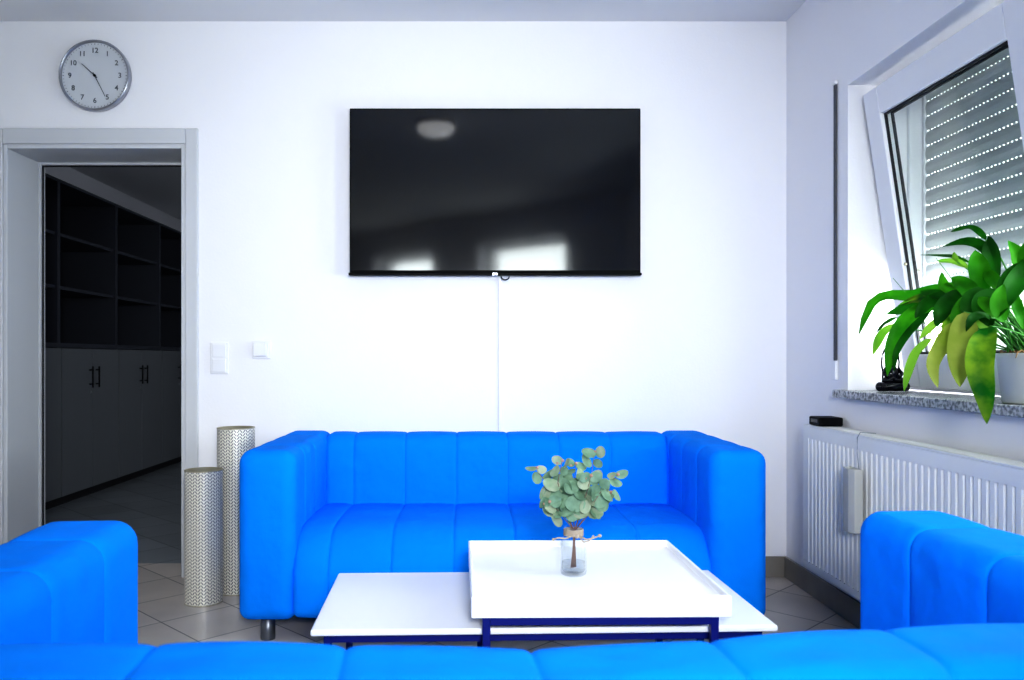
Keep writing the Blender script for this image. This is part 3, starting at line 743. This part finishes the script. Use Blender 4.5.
# (mid-rib way-points base..tip as picture position + distance, width, colour index, roll)
leaves = [
 ([(986, 240, 2.22), (974, 229, 2.26), (962, 229, 2.30), (950, 232, 2.34)], .026, 0, .5),
 ([(998, 276, 2.2), (985, 250, 2.22), (966, 242, 2.27), (941, 247, 2.33)], .034, 0, .3),
 ([(972, 264, 2.28), (957, 258, 2.33), (943, 256, 2.38), (920, 255, 2.45)], .016, 0, .5),
 ([(968, 268, 2.25), (955, 262, 2.29), (937, 261, 2.36)], .024, 2, .3),
 ([(957, 262, 2.28), (955, 258, 2.29), (954, 252, 2.30)], .016, 2, .2),
 ([(983, 292, 2.2), (981, 280, 2.19), (978, 266, 2.18), (976, 250, 2.2)], .056, 1, .1),
 ([(988, 236, 2.2), (995, 250, 2.16), (998, 262, 2.14), (1000, 276, 2.14)], .022, 0, .5),
 ([(990, 240, 2.22), (990, 250, 2.2), (992, 265, 2.18), (996, 285, 2.16)], .045, 0, -.2),
 ([(1020, 275, 2.1), (1018, 262, 2.1), (1016, 252, 2.1), (1008, 240, 2.12)], .034, 1, .3),
 ([(1036, 255, 2.05), (1028, 268, 2.03), (1012, 290, 2.0), (998, 318, 2.0)], .062, 0, 0),
 ([(1040, 240, 2.0), (1032, 246, 2.02), (1026, 258, 2.04), (1021, 275, 2.06)], .04, 1, .1),
 ([(1026, 330, 2.0), (1021, 318, 2.0), (1017, 308, 2.02), (1014, 292, 2.04)], .03, 1, .3),
 # long leaves reaching left
 ([(962, 288, 2.3), (935, 291, 2.38), (912, 297, 2.44), (890, 296, 2.5), (872, 304, 2.54), (859, 334, 2.56)], .045, 1, .3),
 ([(962, 296, 2.28), (940, 300, 2.33), (915, 307, 2.4), (886, 314, 2.48)], .05, 0, .2),
 ([(950, 300, 2.28), (926, 308, 2.34), (906, 322, 2.38), (893, 346, 2.4), (887, 377, 2.41)], .052, 1, .2),
 ([(930, 312, 2.3), (910, 332, 2.35), (897, 352, 2.37), (894, 372, 2.38)], .026, 0, .3),
 ([(896, 325, 2.45), (886, 331, 2.48), (879, 340, 2.5), (873, 355, 2.5)], .030, 2, .2),
 ([(897, 318, 2.45), (885, 324, 2.5), (877, 332, 2.52)], .02, 0, .5),
 ([(950, 320, 2.2), (943, 320, 2.22), (933, 326, 2.24), (919, 340, 2.26)], .030, 2, .4),
 ([(932, 338, 2.22), (917, 352, 2.25), (909, 371, 2.26), (904, 392, 2.26)], .028, 2, .3),
 ([(952, 322, 2.15), (942, 345, 2.15), (933, 366, 2.15), (938, 388, 2.14)], .040, 3, .1),
 ([(964, 312, 2.1), (964, 333, 2.08), (960, 360, 2.06), (960, 387, 2.06)], .078, 3, 0),
 ([(990, 326, 2.02), (983, 344, 1.98), (980, 368, 1.96), (985, 397, 1.95), (987, 424, 1.95)], .072, 4, .1),
 # centre mass
 ([(981, 306, 2.15), (970, 292, 2.17), (962, 284, 2.2), (952, 277, 2.24)], .050, 1, .1),
 ([(962, 298, 2.22), (948, 290, 2.25), (943, 284, 2.28), (942, 272, 2.3)], .032, 1, .2),
 ([(1002, 292, 2.1), (990, 298, 2.1), (984, 308, 2.09), (992, 328, 2.08)], .068, 0, .1),
 ([(985, 290, 2.12), (975, 298, 2.12), (970, 308, 2.12), (966, 320, 2.12)], .055, 0, .1),
 ([(964, 292, 2.2), (950, 302, 2.2), (942, 312, 2.2), (936, 327, 2.21)], .052, 0, .1),
 ([(950, 294, 2.24), (938, 300, 2.26), (928, 304, 2.28), (915, 318, 2.3)], .045, 0, .2),
 ([(968, 296, 2.16), (962, 304, 2.15), (956, 314, 2.15), (951, 325, 2.15)], .030, 1, .2),
 ([(985, 270, 2.18), (993, 280, 2.15), (1000, 288, 2.12), (1003, 302, 2.1)], .036, 1, .1),
 ([(1000, 318, 2.06), (995, 310, 2.06), (985, 303, 2.08), (978, 298, 2.1)], .045, 1, .1),
 ([(975, 318, 2.2), (958, 306, 2.22), (940, 296, 2.26), (920, 292, 2.32)], .045, 0, .2),
 ([(988, 312, 2.16), (976, 296, 2.18), (962, 288, 2.22), (944, 284, 2.28)], .042, 1, .25),
 ([(1000, 305, 2.06), (1006, 290, 2.05), (1012, 275, 2.05), (1018, 262, 2.06)], .046, 0, -.1),
 ([(1004, 322, 2.0), (1000, 312, 2.0), (998, 300, 2.0), (1004, 284, 2.0)], .040, 1, .2),
 ([(972, 306, 2.2), (958, 312, 2.2), (948, 322, 2.2), (944, 336, 2.2)], .036, 4, .2),
 ([(948, 300, 2.3), (930, 300, 2.34), (915, 300, 2.4), (898, 306, 2.46)], .04, 4, .3),
 ([(990, 318, 2.04), (980, 316, 2.02), (972, 320, 2.0), (966, 332, 2.0)], .03, 0, .2),
 ([(990, 330, 2.1), (980, 322, 2.1), (972, 316, 2.12), (962, 314, 2.15)], .035, 2, .1),
]
for pts, w, mi, roll in leaves: leaf([at(*p) for p in pts], w*(.88 if w < .058 else .78), mi, roll)
soilz = WZ0+.125
for pts, w, mi, roll in leaves:
    b = at(*pts[0])
    a = random.uniform(0, 2*PI); rr = random.uniform(.01, .06)
    stem((px_-.015+rr*math.cos(a), py_+rr*math.sin(a), soilz), b, sag=random.uniform(.0, .035))
for k in range(12):
    a = random.uniform(0, 2*PI); rr = random.uniform(.01, .07)
    stem((px_-.03+rr*math.cos(a)*.7, py_+rr*math.sin(a), soilz), (px_-.05+random.uniform(-.09, .06), py_+random.uniform(-.1, .08), soilz+random.uniform(.1, .17)), 0, .0025)
stem(at(960, 290, 2.22), at(936, 258, 2.3), 0, .0012); stem(at(905, 292, 2.42), at(893, 278, 2.46), 0, .001)
obj('leaves', bml, LM, pl); obj('stems', bms, M['stem_g'], pl)

# ------------------------------------------------------------------ cabinets in the next room
CX = -2.72
def cabinet(y0, y1, ndoor, label):
    t = thing('cabinet', label, 'cabinet', (CX, y0, 0), group=None)
    w = y1-y0; bk = XL+.025-CX; e = .019
    zt, z1 = 2.17, 1.085
    bm = bm_new()
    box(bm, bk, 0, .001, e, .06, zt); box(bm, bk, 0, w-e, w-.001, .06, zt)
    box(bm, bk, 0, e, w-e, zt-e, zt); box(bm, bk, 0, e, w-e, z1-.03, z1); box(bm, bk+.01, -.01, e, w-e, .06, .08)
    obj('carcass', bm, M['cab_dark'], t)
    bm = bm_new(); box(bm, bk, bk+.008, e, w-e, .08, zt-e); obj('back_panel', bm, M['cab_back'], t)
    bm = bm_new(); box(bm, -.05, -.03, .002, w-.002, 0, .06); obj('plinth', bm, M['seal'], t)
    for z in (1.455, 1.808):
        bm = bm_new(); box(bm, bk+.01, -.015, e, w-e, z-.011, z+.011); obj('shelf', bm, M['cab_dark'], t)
    dw = (w-.008)/ndoor
    for k in range(ndoor):
        bm = bm_new(); a = .004+k*dw; box(bm, .001, .019, a+.003, a+dw-.003, .065, z1-.035)
        d = obj('door', bm, M['cab'], t, bevel=.0015)
        hy = a+dw-.05 if k == 0 else a+.05
        bm = bm_new(); tube(bm, [(.02, hy, .80), (.045, hy, .80)], .005); tube(bm, [(.02, hy, .90), (.045, hy, .90)], .005); tube(bm, [(.045, hy, .775), (.045, hy, .925)], .006)
        obj('handle', bm, M['dark_metal'], d)
        if k == 0:
            bm = bm_new(); tube(bm, [(.0192, hy+.02, .745), (.024, hy+.02, .745)], .009, 12); obj('keyhole', bm, M['chrome'], d)
cabinet(4.0, 4.54, 1, 'grey storage cabinet, nearest of the row seen through the doorway')
cabinet(4.54, 5.425, 2, 'grey two-door shelf cabinet, second in the row through the doorway')
cabinet(5.425, 6.31, 2, 'grey two-door shelf cabinet, third in the row through the doorway')
cabinet(6.31, 7.195, 2, 'grey shelf cabinet, fourth in the row, at the doorway\'s right edge')
cabinet(7.195, 8.08, 2, 'grey shelf cabinet, farthest in the row, mostly hidden by door frame')

# ------------------------------------------------------------------ ceiling lamp (seen in the television's reflection)
cl = thing('ceiling_lamp', 'round flush opal ceiling lamp reflected in the television', 'lamp', (-.22, 1.95, ZC))
bm = bm_new(); lathe(bm, [(.13, -.0005), (.13, -.02), (.125, -.022)], 0, 0, 40); obj('base_ring', bm, M['chrome'], cl)
bm = bm_new(); lathe(bm, [(.12, -.022), (.118, -.045), (.10, -.065), (.06, -.08), (.01, -.085)], 0, 0, 40); obj('shade', bm, M['opal'], cl)

# ------------------------------------------------------------------ light
def area(name, loc, target, sx, sy, power, color=(1, 1, 1)):
    l = bpy.data.lights.new(name, 'AREA'); l.shape = 'RECTANGLE'; l.size = sx; l.size_y = sy; l.energy = power; l.color = color
    o = bpy.data.objects.new(name, l); C.objects.link(o); o.location = loc
    o.rotation_euler = (Vector(target)-Vector(loc)).to_track_quat('-Z', 'Y').to_euler()
    return o
nrm = Vector((-math.sin(ang), math.cos(ang), 0))         # local +y = outside of the slanted wall?
for k, (a, b) in enumerate(wins):
    c = p0+dv.normalized()*(a+b)/2+nrm*.34
    area('daylight_rear', (c.x, c.y, 1.9), (c.x-nrm.x, c.y-nrm.y, 1.83), abs(b-a), .6, 36 if k == 0 else 32, (.95, .97, 1))
area('daylight_side', (1.80, 1.72, 1.5), (.9, 1.95, 1.42), .9, 1.05, 42, (.95, .975, 1))
area('daylight_shutter', (2.3, 2.65, 1.0), (1.4, 2.6, .85), .8, .7, 110, (.95, .98, 1))

area('fill_next_room', (.3, 6.2, 1.5), (-2.5, 6.2, 1.0), 1.6, 1.3, 14, (.85, .92, 1))  # added fill lamp, no window there; lifts the dark cabinets and floor
sl = bpy.data.lights.new('vignette_spot', 'SPOT'); sl.energy = 400; sl.spot_size = math.radians(70); sl.spot_blend = 1.0; sl.shadow_soft_size = .2; sl.color = (.95, .975, 1)  # added spot without a real source, brightens wall centre to imitate lens vignetting
so = bpy.data.objects.new('vignette_spot', sl); C.objects.link(so); so.location = (.2, -.5, 1.4)
so.rotation_euler = (Vector((.1, 3.69, 1.05))-so.location).to_track_quat('-Z', 'Y').to_euler()
w = bpy.data.worlds.new('daylight'); bpy.context.scene.world = w; w.use_nodes = True
nt = w.node_tree; bg = nt.nodes['Background']
tc = nt.nodes.new('ShaderNodeTexCoord'); sp = nt.nodes.new('ShaderNodeSeparateXYZ'); nt.links.new(tc.outputs['Generated'], sp.inputs[0])
r = nt.nodes.new('ShaderNodeValToRGB'); r.color_ramp.elements[0].position = .42; r.color_ramp.elements[1].position = .55
r.color_ramp.elements[0].color = (.5, .55, .5, 1); r.color_ramp.elements[1].color = (.94, .98, 1, 1)
nt.links.new(nd(nt, 'ADD', nd(nt, 'MULTIPLY', sp.outputs[2], .5), .5), r.inputs['Fac']); nt.links.new(r.outputs['Color'], bg.inputs['Color'])
bg.inputs['Strength'].default_value = 3.0

# ------------------------------------------------------------------ camera
cam = bpy.data.cameras.new('camera'); co = bpy.data.objects.new('camera', cam); C.objects.link(co)
yaw = 0.0
cam.sensor_width = 36; cam.lens = F/1024*36
cam.shift_x = (512-VX-F*math.tan(yaw))/1024; cam.shift_y = (VY-340)/1024
co.location = (0, 0, H); co.rotation_euler = (PI/2, 0, -yaw)
cam.clip_start = .02
cam.dof.use_dof = True; cam.dof.focus_distance = 3.0; cam.dof.aperture_fstop = 5.6
sc = bpy.context.scene; sc.camera = co
sc.view_settings.view_transform = 'Standard'; sc.view_settings.look = 'High Contrast'; sc.view_settings.exposure = -0.53
